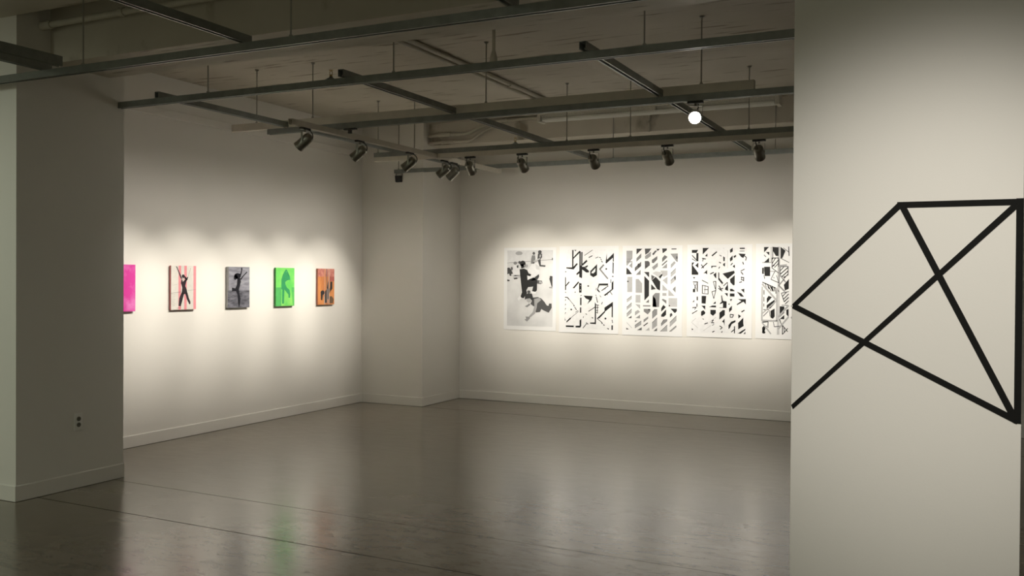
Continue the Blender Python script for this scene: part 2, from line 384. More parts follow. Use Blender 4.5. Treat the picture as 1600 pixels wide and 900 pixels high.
def spotlight(x, y, z, target, along, label, group, power=SPOT_W, size=SPOT_SIZE):
    global first
    piv = Vector((x, y, z-.105)); d = Vector(target)-piv
    rz = math.atan2(d.y, d.x); pit = math.atan2(-d.z, math.hypot(d.x, d.y))
    t = thing('track_spotlight', label, 'spotlight', (x, y, z), rz, group)
    parts = []
    for src in (adapter0, yoke0, head0, cable0):
        c = src if first else src.copy()
        if not first: C.objects.link(c)
        c.parent = t; c.location = (0, 0, 0); parts.append(c)
    parts[0].rotation_euler = (0, 0, -rz + (math.pi/2 if along == 'y' else 0))
    parts[2].location = (0, 0, -.105); parts[2].rotation_euler = (0, pit, 0)
    c = lens0 if first else lens0.copy()
    if not first: C.objects.link(c)
    c.parent = parts[2]
    ld = bpy.data.lights.new('bulb', 'SPOT'); ld.energy = power; ld.color = WARM
    ld.spot_size = math.radians(size); ld.spot_blend = 1.0; ld.shadow_soft_size = .03
    lo = bpy.data.objects.new('bulb', ld); C.objects.link(lo); lo.parent = parts[2]
    lo.location = (.082, 0, 0); lo.rotation_euler = (0, -math.pi/2, 0)
    if power > 100:
        l2 = ld.copy(); l2.energy = power*SPILL; l2.spot_size = math.radians(88)
        lo2 = bpy.data.objects.new('beam_spill', l2); C.objects.link(lo2); lo2.parent = parts[2]
        lo2.location = (.083, 0, 0); lo2.rotation_euler = (0, -math.pi/2, 0)
    first = False
    return t
ZL = ZS-.045
G1, G2 = 'spotlights on the left lamp track', 'spotlights on the back lamp track'
XT = -4.745
for y, ty, lab in ((5.942, 5.71, 'nickel track spotlight nearest the free end of the left lamp track'),
                   (6.687, 6.43, 'nickel track spotlight second from the free end of the left lamp track'),
                   (7.501, 7.15, 'nickel track spotlight third from the free end of the left lamp track'),
                   (8.150, 7.86, 'left one of the two nickel spotlights hanging close together'),
                   (8.345, 8.57, 'right one of the two nickel spotlights hanging close together')):
    spotlight(XT, y, ZL, (XL, ty, 1.22), 'y', lab, G1)
for x, tx, lab in ((-4.36, -4.73, 'half hidden nickel spotlight behind the left lamp track, aimed at the dancers photograph'),
                   (-3.797, -3.97, 'nickel track spotlight hanging above the dancers photograph'),
                   (-3.072, -3.20, 'nickel track spotlight hanging between the second and third posters'),
                   (-2.374, -2.43, 'nickel track spotlight hanging below the middle of the strip light'),
                   (-1.576, -1.68, 'nickel track spotlight nearest the right pillar')):
    spotlight(x, T4, ZL, (tx, YB, 1.33), 'x', lab, G2, power=SPOT_W*1.22)
spotlight(-1.690, T3, ZT-H, (-.55, 1.2, .9), 'x', 'glaring lit spotlight shining straight towards the viewer', None, power=25, size=40)

# small black floodlight at the left end of the rear strut
t = thing('floodlight', 'small black box floodlight hanging in the corner under the rear strut', 'floodlight', (-6.03, T5, ZT-H))
bm = bmesh.new(); add_box(bm, -.045, .045, -.008, .008, -.006, 0)
for s in (-1, 1): add_box(bm, s*.0435-.002, s*.0435+.002, -.008, .008, -.075, 0)
obj('bracket', bm, NICKEL, t)
bm = bmesh.new(); v = add_box(bm, -.041, .041, -.035, .035, -.105, -.030)
for q in v[:2]: q.co.y += .012
obj('housing', bm, BLACKM, t, bevel=.005)
# connector under the middle strut and junction piece near the floodlight
t = thing('track_connector', 'black track connector clipped under the middle strut beside the left lamp track', 'connector', (-4.60, T3, ZT-H))
bm = bmesh.new(); add_box(bm, -.06, .06, -.016, .016, -.014, 0); obj('body', bm, DARKM, t, bevel=.003)
bm = bmesh.new(); add_box(bm, -.02, .012, -.010, .010, -.045, -.012); obj('clip', bm, DARKM, t, bevel=.003)

# ------------------------------------------------------------------ sprinklers and pipes
def sprinkler(x, y, z, label):
    t = thing('sprinkler_head', label, 'sprinkler', (x, y, z), 0, 'sprinkler heads on the ceiling grid')
    bm = bmesh.new(); add_lathe(bm, [(.040, 0), (.032, .004), (.014, .014), (.010, .022)], seg=18); obj('base_cone', bm, STEEL, t, smooth=True)
    bm = bmesh.new()
    add_lathe(bm, [(.010, .022), (.010, .030), (.006, .032)], seg=12)
    for s in (-1, 1): add_tube(bm, smooth_path([(s*.006,0,.030), (s*.011,0,.040), (s*.009,0,.052), (0,0,.060)], 4), .0022, 6)
    add_lathe(bm, [(.014, .060), (.014, .063)], seg=14)
    obj('brass_frame', bm, BRASS, t)
sprinkler(-3.72, T2, ZT, 'small brass sprinkler head sitting on the pillar-to-pillar strut')
sprinkler(-3.87, T4, ZT, 'small sprinkler head sitting on the strut above the poster lamps')
t = thing('drop_pipe', 'cream drop pipe with a flared foot on the pillar-to-pillar strut', 'pipe', (-2.53, T2, ZT))
bm = bmesh.new(); add_tube(bm, [(0,0,.05), (0,0,ZC-ZT)], .010, 12); obj('pipe', bm, PIPE, t, smooth=True)
bm = bmesh.new(); add_lathe(bm, [(.024, 0), (.022, .03), (.012, .065), (.010, .07)], seg=16); obj('flared_foot', bm, PIPE, t, smooth=True)
def conduit(label, pts, r, cat='conduit', name='conduit', group=None, couple=()):
    t = thing(name, label, cat, pts[0], 0, group)
    p0 = Vector(pts[0]); bm = bmesh.new(); add_tube(bm, [Vector(p)-p0 for p in pts], r, 12); obj('pipe', bm, PIPE, t, smooth=True)
    for (a, b) in couple:
        bm = bmesh.new(); a = Vector(a)-p0; b = Vector(b)-p0
        add_tube(bm, [a, b], r*1.35, 12); obj('coupling', bm, PIPE, t, smooth=True)
GP = 'painted conduits on the concrete'
conduit('cream painted conduit on the ceiling, left one of the pair running towards the back', [(-3.90, 4.83, ZC-.016), (-3.90, 8.97, ZC-.016)], .016, group=GP, couple=[((-3.90, 5.2, ZC-.018), (-3.90, 5.26, ZC-.018))])
conduit('cream painted conduit on the ceiling, right one of the pair running towards the back', [(-3.80, 4.83, ZC-.020), (-3.80, 8.97, ZC-.020)], .020, group=GP, couple=[((-3.80, 7.7, ZC-.022), (-3.80, 7.78, ZC-.022))])
conduit('cream pipe high in the dark recess beside the left pillar', [(XP+.0, 4.27, 3.195), (-5.0, 4.27, 3.199), (QX0, 4.27, 3.199)], .022, cat='pipe', name='pipe', couple=[((XP, 4.27, 3.195), (XP+.10, 4.27, 3.195)), ((-4.9, 4.27, 3.199), (-4.86, 4.27, 3.199))])
YA = 9.42
conduit('upper cream conduit on the back beam, bending up to the strip light', smooth_path([(XC, YA, 3.172), (-5.52, YA, 3.186), (-5.264, YA, 3.178), (-5.154, YA, 3.186), (-5.079, YA, 3.215), (-4.98, YA, 3.250), (-4.84, YA, 3.285), (-4.70, YA, 3.298), (-4.30, YA, 3.298), (-4.14, YA, 3.298)], 5), .019, group=GP, couple=[((-5.56, YA, 3.185), (-5.40, YA, 3.184)), ((-4.72, YA, 3.298), (-4.66, YA, 3.298))])
conduit('lower cream conduit on the back beam, bending up beside the upper one', smooth_path([(XC, YA, 3.092), (-5.486, YA, 3.100), (-5.187, YA, 3.096), (-5.095, YA, 3.118), (-5.004, YA, 3.172), (-4.90, YA, 3.216), (-4.82, YA, 3.236), (-4.72, YA, 3.240)], 5), .017, group=GP, couple=[((-5.52, YA, 3.099), (-5.36, YA, 3.098))])
conduit('short conduit dropping from the middle of the strip light down the back beam', smooth_path([(-2.985, 9.20, 3.255), (-2.995, 9.40, 3.245), (-3.0, 9.425, 3.20), (-3.0, 9.425, 3.06)], 5), .013, group=GP)
# unlit strip light below the rear ceiling
t = thing('strip_light', 'long unlit white fluorescent strip light in front of the back beam', 'light fixture', (-2.85, 9.08, ZC))
L2 = 1.24
bm = bmesh.new(); add_box(bm, -L2, L2, -.075, .075, -.080, 0)
for s in (-1, 1): add_box(bm, s*L2-.02, s*L2+.02, -.08, .08, -.150, -.002)
add_box(bm, -.05, .05, -.078, .078, -.120, -.002)
obj('housing', bm, FIXW, t, bevel=.004)
bm = bmesh.new(); v = add_box(bm, -L2+.02, L2-.02, -.070, .070, -.105, -.080)
for q in v[:4]: q.co.y *= .45
obj('reflector', bm, FIXW, t)
for s in (-1, 1):
    bm = bmesh.new(); add_tube(bm, [(-L2+.03, s*.035, -.124), (L2-.03, s*.035, -.124)], .019, 14); obj('tube', bm, TUBE, t, smooth=True)
# ------------------------------------------------------------------ wall outlet
t = thing('wall_outlet', 'duplex wall outlet with a white plate low on the left pillar', 'outlet', (XP, 4.564, .468), 0)
obj_b = bmesh.new(); add_box(obj_b, 0, .006, -.036, .036, -.060, .060); obj('cover_plate', obj_b, PLATE, t, bevel=.002)
for z in (-.021, .021):
    bm = bmesh.new(); add_lathe(bm, [(.0165, .005), (.0165, .0085), (.015, .009)], axis='x', seg=20); s_ = obj('receptacle', bm, SOCK, t, loc=(0, 0, z))
    bm = bmesh.new(); add_box(bm, .009, .0096, -.007, -.005, -.002, .007); add_box(bm, .009, .0096, .005, .007, -.002, .007); obj('slots', bm, SLOT, s_)

# ------------------------------------------------------------------ tape drawing on the right pillar
t = thing('tape_drawing', 'large black tape line drawing of crossing triangles on the right pillar', 'artwork', (-.23, YP0-.0006, 1.39))
strips = [((-.657, 1.395), (-.238, 1.813), .0125), ((-.245, 1.812), (QX1-.002, 1.812), .0125), ((-.229, 1.806), (.184, .966), .0125), ((.178, 1.801), (-.658, .965), .0125), ((-.655, 1.394), (.189, .964), .0125), ((.190, 1.822), (.190, .958), .0125)]
for i, (a, b, hw) in enumerate(strips):
    a = Vector((a[0]+.23, a[1]-1.39)); b = Vector((b[0]+.23, b[1]-1.39)); d = (b-a).normalized(); n = Vector((-d.y, d.x))*hw; e = d*.004
    bm = bmesh.new(); y1 = -.0006-.0003*i
    q = [a-e+n, b+e+n, b+e-n, a-e-n]
    for p in q:
        p.x = min(max(p.x, -.430), .4325)
    top = [bm.verts.new((p.x, y1, p.y)) for p in q]; bot = [bm.verts.new((p.x, 0, p.y)) for p in q]
    bm.faces.new(top); bm.faces.new(bot[::-1])
    for k in range(4): bm.faces.new((top[k], bot[k], bot[(k+1)%4], top[(k+1)%4]))
    obj('tape_strip', bm, TAPE, t)

# ------------------------------------------------------------------ printed pictures
_mats = {}
def ink(c, rough=.55):
    if isinstance(c, (int, float)): c = (c, c, c)
    key = tuple(round(x, 3) for x in c)
    if key not in _mats: _mats[key] = mat('ink_%d' % len(_mats), key, rough, var=.05, scale=25, spec=.25)
    return _mats[key]
def circ(x, y, r, ry=None, n=12):
    ry = ry or r
    return [(x+r*math.cos(2*math.pi*k/n), y+ry*math.sin(2*math.pi*k/n)) for k in range(n)]
def line(x0, y0, x1, y1, w=4):
    d = math.hypot(x1-x0, y1-y0) or 1; nx, ny = -(y1-y0)/d*w/2, (x1-x0)/d*w/2
    return [(x0+nx, y0+ny), (x1+nx, y1+ny), (x1-nx, y1-ny), (x0-nx, y0-ny)]
def print_mesh(name, polys, fmap, parent, extra=()):
    """polys: (points, shade, level); fmap maps print coordinates and level to a local point"""
    bm = bmesh.new(); ms = []; 
    for (pts, c, lv) in polys:
        m = c if not isinstance(c, (int, float, tuple)) else ink(c)
        if m not in ms: ms.append(m)
        vs = [bm.verts.new(fmap(x, y, lv)) for x, y in pts]
        try: f = bm.faces.new(vs)
        except ValueError: continue
        f.material_index = ms.index(m)
    me = bpy.data.meshes.new(name); bm.to_mesh(me); bm.free()
    for m in ms: me.materials.append(m)
    o = bpy.data.objects.new(name, me); C.objects.link(o); o.parent = parent
    return o

# --- posters on the back wall: print rectangle in "zoom" units -> metres
def poster(label, sx0, sx1, sz0, sz1, px0, px1, pz0, pz1, ux0, ux1, uy0, uy1, polys, curl, bg=None):
    cx = (sx0+sx1)/2
    t = thing('poster', label, 'poster', (cx, YB, sz0), 0, 'unframed posters pinned along the back wall')
    bm = bmesh.new(); nx, nz = 14, 18; g = []
    for i in range(nz+1):
        row = []
        for j in range(nx+1):
            u, v = j/nx, i/nz
            x = sx0+(sx1-sx0)*u-cx; z = (sz1-sz0)*v
            d = -.0035
            if z < (pz0-sz0): k = 1-z/(pz0-sz0); d -= curl*k*k*(.35+.65*math.sin(u*math.pi*.9+.5)**2)*(.4+.6*u)
            row.append(bm.verts.new((x, d, z)))
        g.append(row)
    for i in range(nz):
        for j in range(nx): bm.faces.new((g[i][j], g[i][j+1], g[i+1][j+1], g[i+1][j]))
    ext = bmesh.ops.extrude_face_region(bm, geom=list(bm.faces))
    for q in ext['geom']:
        if isinstance(q, bmesh.types.BMVert): q.co.y += .0012
    obj('paper_sheet', bm, PAPER, t, smooth=True)
    def fm(x, y, lv):
        x = min(max(x, ux0), ux1); y = min(max(y, uy0), uy1)
        return (px0+(px1-px0)*(x-ux0)/(ux1-ux0)-cx, -.0042-.0004*lv, pz1-(pz1-pz0)*(y-uy0)/(uy1-uy0)-sz0)
    print_mesh('printed_image', polys, fm, t)
    return t
R4 = lambda a, b, c, d: [(a, b), (c, b), (c, d), (a, d)]
K = .012
# poster 1: photograph of dancers
def floor_photo():
    # soft studio photograph tone (ink on paper)
    m = bpy.data.materials.new('photo_studio_tone'); m.use_nodes = True; nt = m.node_tree; b = nt.nodes['Principled BSDF']; b.inputs['Roughness'].default_value = .5
    tc = nt.nodes.new('ShaderNodeTexCoord'); n = nt.nodes.new('ShaderNodeTexNoise'); n.inputs['Scale'].default_value = 3.5; n.inputs['Detail'].default_value = 3
    nt.links.new(tc.outputs['Object'], n.inputs['Vector']); r = nt.nodes.new('ShaderNodeValToRGB')
    r.color_ramp.elements[0].position = .3; r.color_ramp.elements[1].position = .7
    r.color_ramp.elements[0].color = (.58, .58, .58, 1); r.color_ramp.elements[1].color = (.78, .78, .77, 1)
    nt.links.new(n.outputs['Fac'], r.inputs['Fac']); nt.links.new(r.outputs['Color'], b.inputs['Base Color']); return m
FP = floor_photo()
p1 = [(R4(80,68,505,775), FP, 0), ([(80,68),(505,68),(505,155),(80,186)], .68, 1), (line(80,186,505,154,3), .12, 2),
 (circ(190,95,34,18), .38, 2), (R4(497,140,505,160), .05, 3),
 # standing pair at back
 (circ(329,97,12,14), .10, 3), ([(312,115),(340,115),(345,150),(335,192),(302,192),(304,150)], .22, 3), ([(340,120),(352,100),(356,140),(345,185),(340,190)], .72, 2),
 (circ(385,85,17,17), .08, 3), ([(368,98),(405,100),(406,135),(392,150),(395,205),(438,208),(436,222),(384,218),(362,150)], .07, 3), ([(384,108),(396,110),(392,135),(382,135)], .5, 4), ([(355,150),(388,140),(384,155),(352,165)], .5, 4),
 # left group
 (circ(155,187,17,15), .22, 3), ([(140,205),(175,200),(195,240),(205,300),(150,310),(132,270)], .75, 3), (circ(196,180,12,14), .10, 3), ([(168,210),(186,205),(185,232),(172,232)], .06, 4),
 (circ(122,238,11,16), .14, 3), ([(80,232),(98,228),(120,255),(134,285),(118,290),(118,308),(104,306),(98,285),(80,292)], .07, 3), ([(80,340),(105,346),(100,358),(80,358)], .06, 3), ([(130,300),(205,300),(210,325),(150,340),(135,330)], .55, 3), ([(142,325),(175,322),(178,335),(145,340)], .08, 4),
 # white shirt partner
 ([(270,255),(300,215),(330,175),(350,160),(380,215),(378,285),(330,315),(290,345),(272,345)], .78, 3), (circ(262,214,14,16), .40, 4), (circ(345,170,20,10), .45, 4), ([(345,195),(380,215),(384,250),(352,245)], .62, 4),
 ([(345,330),(378,290),(380,315),(362,345),(405,350),(412,372),(395,382),(362,378),(355,350)], .10, 4), ([(382,350),(410,362),(404,376),(380,372)], .45, 5),
 # main kneeling dancer
 (circ(226,192,27,28), .035, 5), ([(204,200),(252,190),(250,225),(214,238)], .035, 5), ([(235,200),(255,205),(252,225),(240,226)], .25, 6),
 ([(197,245),(240,238),(268,252),(282,282),(306,292),(300,310),(268,302),(272,345),(330,320),(362,350),(360,440),(345,455),(316,448),(325,405),(278,412),(262,440),(268,468),(235,516),(205,505),(222,460),(212,385)], .028, 5),
 ([(178,520),(205,488),(215,515),(190,540)], .80, 6), ([(298,448),(350,455),(352,468),(315,472)], .80, 6),
 ([(300,350),(375,292),(380,312),(345,345)], .05, 5),
 # crawling dancer
 (circ(285,455,16,14), .10, 6), ([(250,480),(280,468),(315,472),(325,510),(318,540),(296,515),(262,520),(248,530)], .045, 6), ([(262,520),(298,516),(312,545),(285,556),(268,545)], .42, 7),
 ([(318,508),(370,502),(402,515),(430,545),(452,578),(468,582),(474,560),(496,560),(497,600),(470,645),(430,628),(402,612),(390,640),(352,645),(346,600),(300,566),(312,545)], .085, 6),
 ([(335,520),(385,508),(400,530),(365,560),(360,600),(345,655),(290,700),(282,690),(325,640),(338,580)], .36, 7), ([(282,686),(298,700),(270,732),(246,715),(262,705),(255,685)], .30, 7), ([(290,560),(300,575),(270,598),(248,590),(275,575)], .25, 6),
 ([(480,305),(503,308),(503,405),(495,405),(474,335)], .06, 3), ([(470,408),(503,405),(503,420),(475,418)], .30, 3)]
p2 = [(R4(80,68,530,803), .82, 0)] + [(p, K, 1) for p in [
 R4(145,68,158,235), [(158,135),(215,75),(222,88),(158,152)], [(165,68),(185,68),(175,82)], [(90,230),(150,232),(190,190),(198,200),(160,250),(90,240)],
 R4(213,82,226,212), R4(213,212,240,320), [(213,320),(240,318),(238,332)], R4(230,88,242,215),
 [(240,198),(280,160),(288,175),(245,215)], [(236,225),(262,225),(303,262),(303,278),(278,278),(240,250)], [(262,225),(290,210),(295,218),(278,236)],
 [(185,290),(215,262),(215,285),(190,303)], line(260,121,335,70,5), line(300,140,335,122,8), [(315,265),(378,200),(378,302),(345,322),(315,303)],
 line(362,145,388,135,6), line(395,138,412,142,6), line(410,150,418,165,6), line(418,172,428,184,8),
 [(455,188),(466,100),(468,160),(533,98),(533,180),(521,175),(521,142),(462,195)], [(520,180),(530,190),(528,290),(519,280)], R4(516,308,528,318), line(505,340,505,372,6),
 circ(462,245,8), circ(297,403,8), circ(140,624,8), circ(458,700,9),
 [(78,315),(88,330),(88,395),(118,360),(122,372),(90,408),(90,440),(78,445)], [(150,425),(205,360),(212,372),(168,425)], [(212,375),(236,380),(236,465),(213,465)], circ(85,272,7,5),
 [(378,440),(395,380),(480,378),(480,397),(402,397),(388,430),(410,460),(395,458)], line(420,445,482,400,7), line(432,440,440,425,6), line(450,432,460,412,6),
 [(440,486),(512,430),(512,372),(528,350),(528,430),(455,492)], line(375,420,368,440,5), line(500,455,518,480,6), line(470,470,476,485,6),
 line(80,510,108,512,8), line(105,515,120,530,9), line(120,530,165,582,4), circ(166,588,6), line(172,600,190,628,6), line(180,650,205,632,5),
 *[line(76,y+16,88,y,7) for y in (530,572,612,652)], line(74,700,84,728,7), [(95,735),(130,700),(140,708),(97,748)], line(130,708,210,640,4),
 R4(90,773,165,788), [(182,775),(220,772),(220,722),(235,710),(235,775),(225,790),(182,790)], R4(223,512,236,582), R4(222,602,234,652), line(225,495,238,488,6), line(80,460,90,468,7), line(172,465,180,458,7),
 [(255,492),(340,495),(330,530),(290,572),(308,532),(275,518)], line(302,638,366,594,7), [(360,550),(372,570),(372,755),(318,752),(318,740),(360,738)],
 line(385,575,385,655,6), line(370,575,398,580,6), line(372,600,396,600,5), line(372,628,390,628,5), line(372,645,388,652,5), line(372,500,385,555,7), line(365,485,375,490,6), line(430,548,422,570,6), line(405,490,418,505,5),
 [(448,600),(525,545),(525,690),(514,685),(514,587),(450,640)], [(380,700),(450,630),(455,642),(402,700),(380,705)], line(385,705,425,735,6), line(422,735,432,750,9), line(440,755,450,765,8), [(468,785),(490,790),(488,803)],
 R4(513,760,526,803), line(518,710,524,740,6), line(250,795,285,752,6), line(280,742,300,757,7), line(252,700,256,685,5), line(332,692,345,700,8), line(275,660,288,668,6)]]
p2 += [([(330,272),(364,236),(361,270),(345,286),(326,284)], .8, 2), (line(402,248,440,206,14), .16, 1), (line(402,245,478,336,13), .22, 1), (circ(226,400,3,3), .8, 2), (circ(224,440,4,4), .8, 2)]
g = lambda v: v*v*1.0
p3 = [(p, s, 1) for p, s in [
 (R4(55,80,112,150),.36),([(55,150),(112,150),(65,215),(55,215)],.30),([(80,218),(112,185),(112,242)],.32),([(55,235),(75,250),(110,295),(55,298)],.03),(R4(65,320,112,460),.42),
 ([(62,530),(108,495),(108,525),(62,556)],.45),([(62,600),(108,557),(108,590),(62,625)],.42),([(62,660),(108,615),(108,650),(62,690)],.42),([(75,700),(108,677),(108,700)],.10),([(58,788),(85,802),(60,806)],.08),(line(62,740,112,790,3),.3),
 ([(150,62),(205,62),(150,115)],.05),([(150,150),(195,105),(195,142),(150,182)],.20),([(135,235),(195,180),(195,222),(135,270)],.12),([(145,302),(190,255),(190,300)],.22),([(145,340),(172,340),(205,380),(205,465),(145,465)],.38),
 (R4(145,485,190,555),.46),([(142,570),(188,575),(188,612)],.42),([(140,640),(168,622),(188,640),(140,675)],.40),([(145,697),(188,667),(188,700)],.30),([(140,765),(200,722),(200,757),(140,792)],.34),([(160,808),(205,780),(205,808)],.14),([(140,720),(165,720),(140,736)],.2),
 ([(228,62),(290,62),(262,100),(232,118)],.08),([(230,130),(285,90),(285,130),(250,155),(230,155)],.30),([(228,175),(262,175),(275,190),(275,215),(230,250)],.10),([(222,275),(270,275),(270,325)],.04),([(226,312),(270,355),(270,492),(228,535)],.022),
 ([(240,552),(270,525),(270,555)],.16),(R4(215,578,285,590),.25),([(222,612),(285,612),(285,632),(260,662),(222,635)],.22),([(222,710),(265,680),(265,700),(222,737)],.25),(line(222,768,262,738,9),.05),([(240,808),(275,780),(278,808)],.45),
 ([(298,110),(325,80),(345,80),(305,125)],.10),([(335,65),(368,65),(350,85)],.04),([(295,165),(345,130),(345,160),(312,195),(295,190)],.16),([(295,232),(350,190),(350,225),(312,258)],.30),([(290,300),(325,318),(292,352)],.12),
 ([(296,350),(332,318),(374,362),(372,442),(345,430)],.022),([(290,385),(335,430),(290,438)],.04),([(305,490),(330,465),(370,465),(365,592),(305,592)],.24),([(305,490),(332,520),(342,592),(305,592)],.03),
 ([(302,640),(325,612),(348,612),(348,660),(302,702)],.26),([(302,737),(348,690),(348,762),(302,797)],.38),([(315,812),(348,782),(348,810)],.12),([(300,285),(330,270),(385,275),(372,330)],.55),([(360,318),(392,288),(395,305),(372,335)],.03),
 ([(390,62),(432,62),(432,78),(395,106)],.04),([(390,150),(412,122),(440,138),(390,187)],.14),(line(388,215,436,172,10),.10),([(388,240),(435,197),(435,240)],.30),([(375,262),(440,262),(440,302),(405,320)],.48),([(395,350),(440,318),(440,388)],.46),
 ([(395,388),(440,432),(440,442),(395,442)],.45),(R4(395,465,432,490),.42),([(388,525),(400,517),(432,532),(432,562)],.20),([(385,602),(405,572),(428,592),(385,634)],.022),([(385,662),(430,612),(430,662),(410,680),(385,680)],.022),([(385,745),(410,705),(442,700),(442,718),(385,765)],.26),([(378,814),(442,752),(442,810)],.40),
 ([(475,62),(520,62),(520,72),(475,72)],.14),([(465,110),(533,108),(533,186),(520,180)],.28),([(470,207),(500,177),(515,192),(470,242)],.36),([(470,287),(515,242),(515,282),(470,322)],.45),([(470,352),(515,307),(515,347),(470,387)],.46),(circ(510,330,6,16),.04),([(488,430),(515,402),(515,460)],.22),
 ([(450,432),(508,490),(450,490)],.45),(R4(452,510,530,588),.50),([(470,605),(528,605),(528,627),(510,645)],.03),([(465,655),(480,642),(490,662),(466,686)],.05),([(465,730),(525,668),(525,712),(465,772)],.42),([(462,812),(525,757),(525,772),(480,812)],.40)]]
p3 += [(line(a,b,c,d,4), .06, 2) for a,b,c,d in [(62,530,108,495),(62,600,108,557),(62,660,108,615),(140,765,200,722),(302,737,348,690),(302,640,325,612),(462,812,525,757),(378,814,442,752),(465,730,525,668),(385,745,410,705),(470,287,515,242),(470,352,515,307)]]
p3 += [(circ(70,362,9,7), .05, 2), (circ(172,215,12,18), .04, 2), (circ(245,225,12,10), .06, 2), (circ(312,110,8,6), .04, 2), (circ(525,145,8,14), .08, 2), (circ(460,578,6,6), .03, 2), (circ(272,618,10,6), .03, 2), (R4(55,178,112,186), .2, 2)]
p4 = [(R4(65,55,578,838), .82, 0)] + [(p, K, 1) for p in [
 [(65,73),(125,72),(110,100),(65,100)], R4(108,102,128,178), line(66,122,108,165,9), line(66,155,108,178,6), [(65,190),(90,188),(73,215),(128,285),(128,303),(65,303)], [(98,217),(128,190),(128,240)], [(78,325),(98,325),(90,342)],
 line(78,370,126,370,8), line(120,370,120,460,9), line(85,380,110,440,6), line(110,385,90,440,6), R4(78,435,100,465), R4(115,505,126,540), [(75,558),(92,535),(92,555)], line(75,610,112,604,8), line(118,570,118,600,9), line(95,625,112,604,6), line(72,665,122,634,7), [(70,800),(85,810),(72,818)],
 [(168,55),(228,55),(168,115)], [(190,130),(213,105),(213,135)], line(163,150,198,158,9), line(168,180,175,150,7), line(158,242,212,194,9), line(155,208,180,242,8), [(175,292),(212,258),(212,300),(195,287)], line(163,352,222,382,6),
 line(168,398,168,475,7), line(168,400,225,412,6), line(222,412,222,478,7), line(166,475,225,480,6), line(185,440,222,440,6), line(195,400,190,470,4), [(162,498),(205,498),(200,570),(162,566)], [(160,588),(198,588),(196,625)], [(158,642),(180,630),(198,650),(195,664),(167,683),(158,680)], line(172,708,184,716,6), line(190,758,222,746,8),
 [(250,125),(300,85),(303,97),(260,133)], [(250,220),(298,220),(298,229),(262,229),(258,242),(250,240)], line(240,296,275,280,10), [(270,300),(298,280),(298,336),(285,325)],
 line(270,365,296,363,7), line(294,363,294,450,7), line(270,365,290,435,6), line(258,458,294,448,7), line(258,458,276,522,6), line(276,522,294,448,6), [(268,570),(295,545),(295,568)], [(232,600),(262,585),(298,585),(298,602)], [(245,625),(296,625),(296,655),(270,680),(245,662)], line(260,730,276,718,8), line(252,742,282,745,8), line(262,745,268,722,5), line(262,768,282,758,5), line(265,830,285,820,8),
 line(326,122,345,132,7), [(360,132),(377,145),(375,177),(362,178)], [(360,202),(378,192),(378,228),(362,218)], line(322,186,340,196,8), line(320,245,330,228,8), [(316,278),(325,285),(325,330),(362,375),(354,390),(316,345)], [(355,292),(462,264),(468,285),(405,340)], [(425,342),(468,305),(468,395),(455,398),(428,370)], line(365,405,402,370,7), line(402,370,406,448,6), [(382,422),(405,388),(405,448),(380,438)], line(322,402,345,438,9), line(330,440,362,425,9), line(318,425,355,452,8), [(375,470),(405,470),(405,502)],
 [(345,490),(352,492),(362,540),(396,545),(396,603),(362,603),(362,560),(333,572),(333,564),(350,548)], line(330,604,396,604,4), [(330,650),(360,625),(380,625),(380,670),(330,714)], [(355,732),(378,703),(378,770),(370,740)], line(332,770,358,786,8), line(358,786,338,802,8), [(345,830),(360,815),(358,832)],
 [(422,74),(448,55),(448,90),(425,103)], [(422,152),(448,125),(448,165),(425,182)], [(455,132),(480,120),(478,138),(460,150)], [(448,225),(468,208),(470,242)], line(430,215,448,195,8), [(425,430),(445,430),(468,445),(468,452),(428,452)], R4(425,472,468,500), [(425,525),(448,522),(435,545)], [(418,612),(445,582),(445,620),(420,645)],
 line(430,662,462,666,7), line(460,666,452,690,7), line(430,690,452,690,7), line(430,662,430,690,7), circ(418,570,6), [(415,762),(440,730),(478,715),(480,730),(445,752),(425,792),(415,797)], line(440,825,475,795,8), R4(466,770,475,835),
 R4(512,56,558,68), line(512,86,556,86,5), [(500,108),(565,113),(545,150),(525,140)], line(545,120,574,145,8), line(574,145,566,172,8), line(540,185,548,208,9), line(522,268,558,250,8), line(525,275,545,300,9), line(525,322,552,330,8), line(525,345,552,352,8), line(550,322,550,360,8), line(510,372,535,365,8), line(530,325,528,350,6), [(488,455),(530,470),(555,500),(525,500)], [(525,435),(557,428),(557,466)],
 [(500,522),(572,522),(572,570),(550,545),(492,578),(488,570),(530,540)], line(532,640,560,622,10), [(503,660),(530,677),(505,700)], [(502,740),(550,690),(550,740),(555,765),(505,798)], [(500,835),(568,790),(570,802),(530,835)], [(552,838),(570,815),(570,838)]]]
p4 += [(line(a,b,c,d,3), .45, 1) for a,b,c,d in [(70,740,110,705),(66,742,128,795),(180,820,250,770),(300,690,240,740),(402,80,402,240),(360,60,368,60)]]
GB = .42
p5 = [(R4(272,50,298,818), .55, 1), (line(112,375,268,520,18), GB, 1), (R4(112,690,280,706), GB, 2), (line(392,560,285,665,18), GB, 3), (line(392,660,285,770,16), GB, 3), (line(115,712,210,815,14), GB, 3), (line(112,640,262,525,12), GB, 3), (R4(112,400,122,700), GB, 1), (R4(262,410,276,700), GB, 2), (R4(200,52,210,190), .5, 1), (R4(112,183,205,192), GB, 2), (line(285,385,350,440,14), .28, 3), (line(300,300,360,360,12), .3, 3), (line(285,390,345,330,12), .3, 3), (R4(285,155,297,400), .30, 2), (line(285,215,370,210,12), .32, 3)]
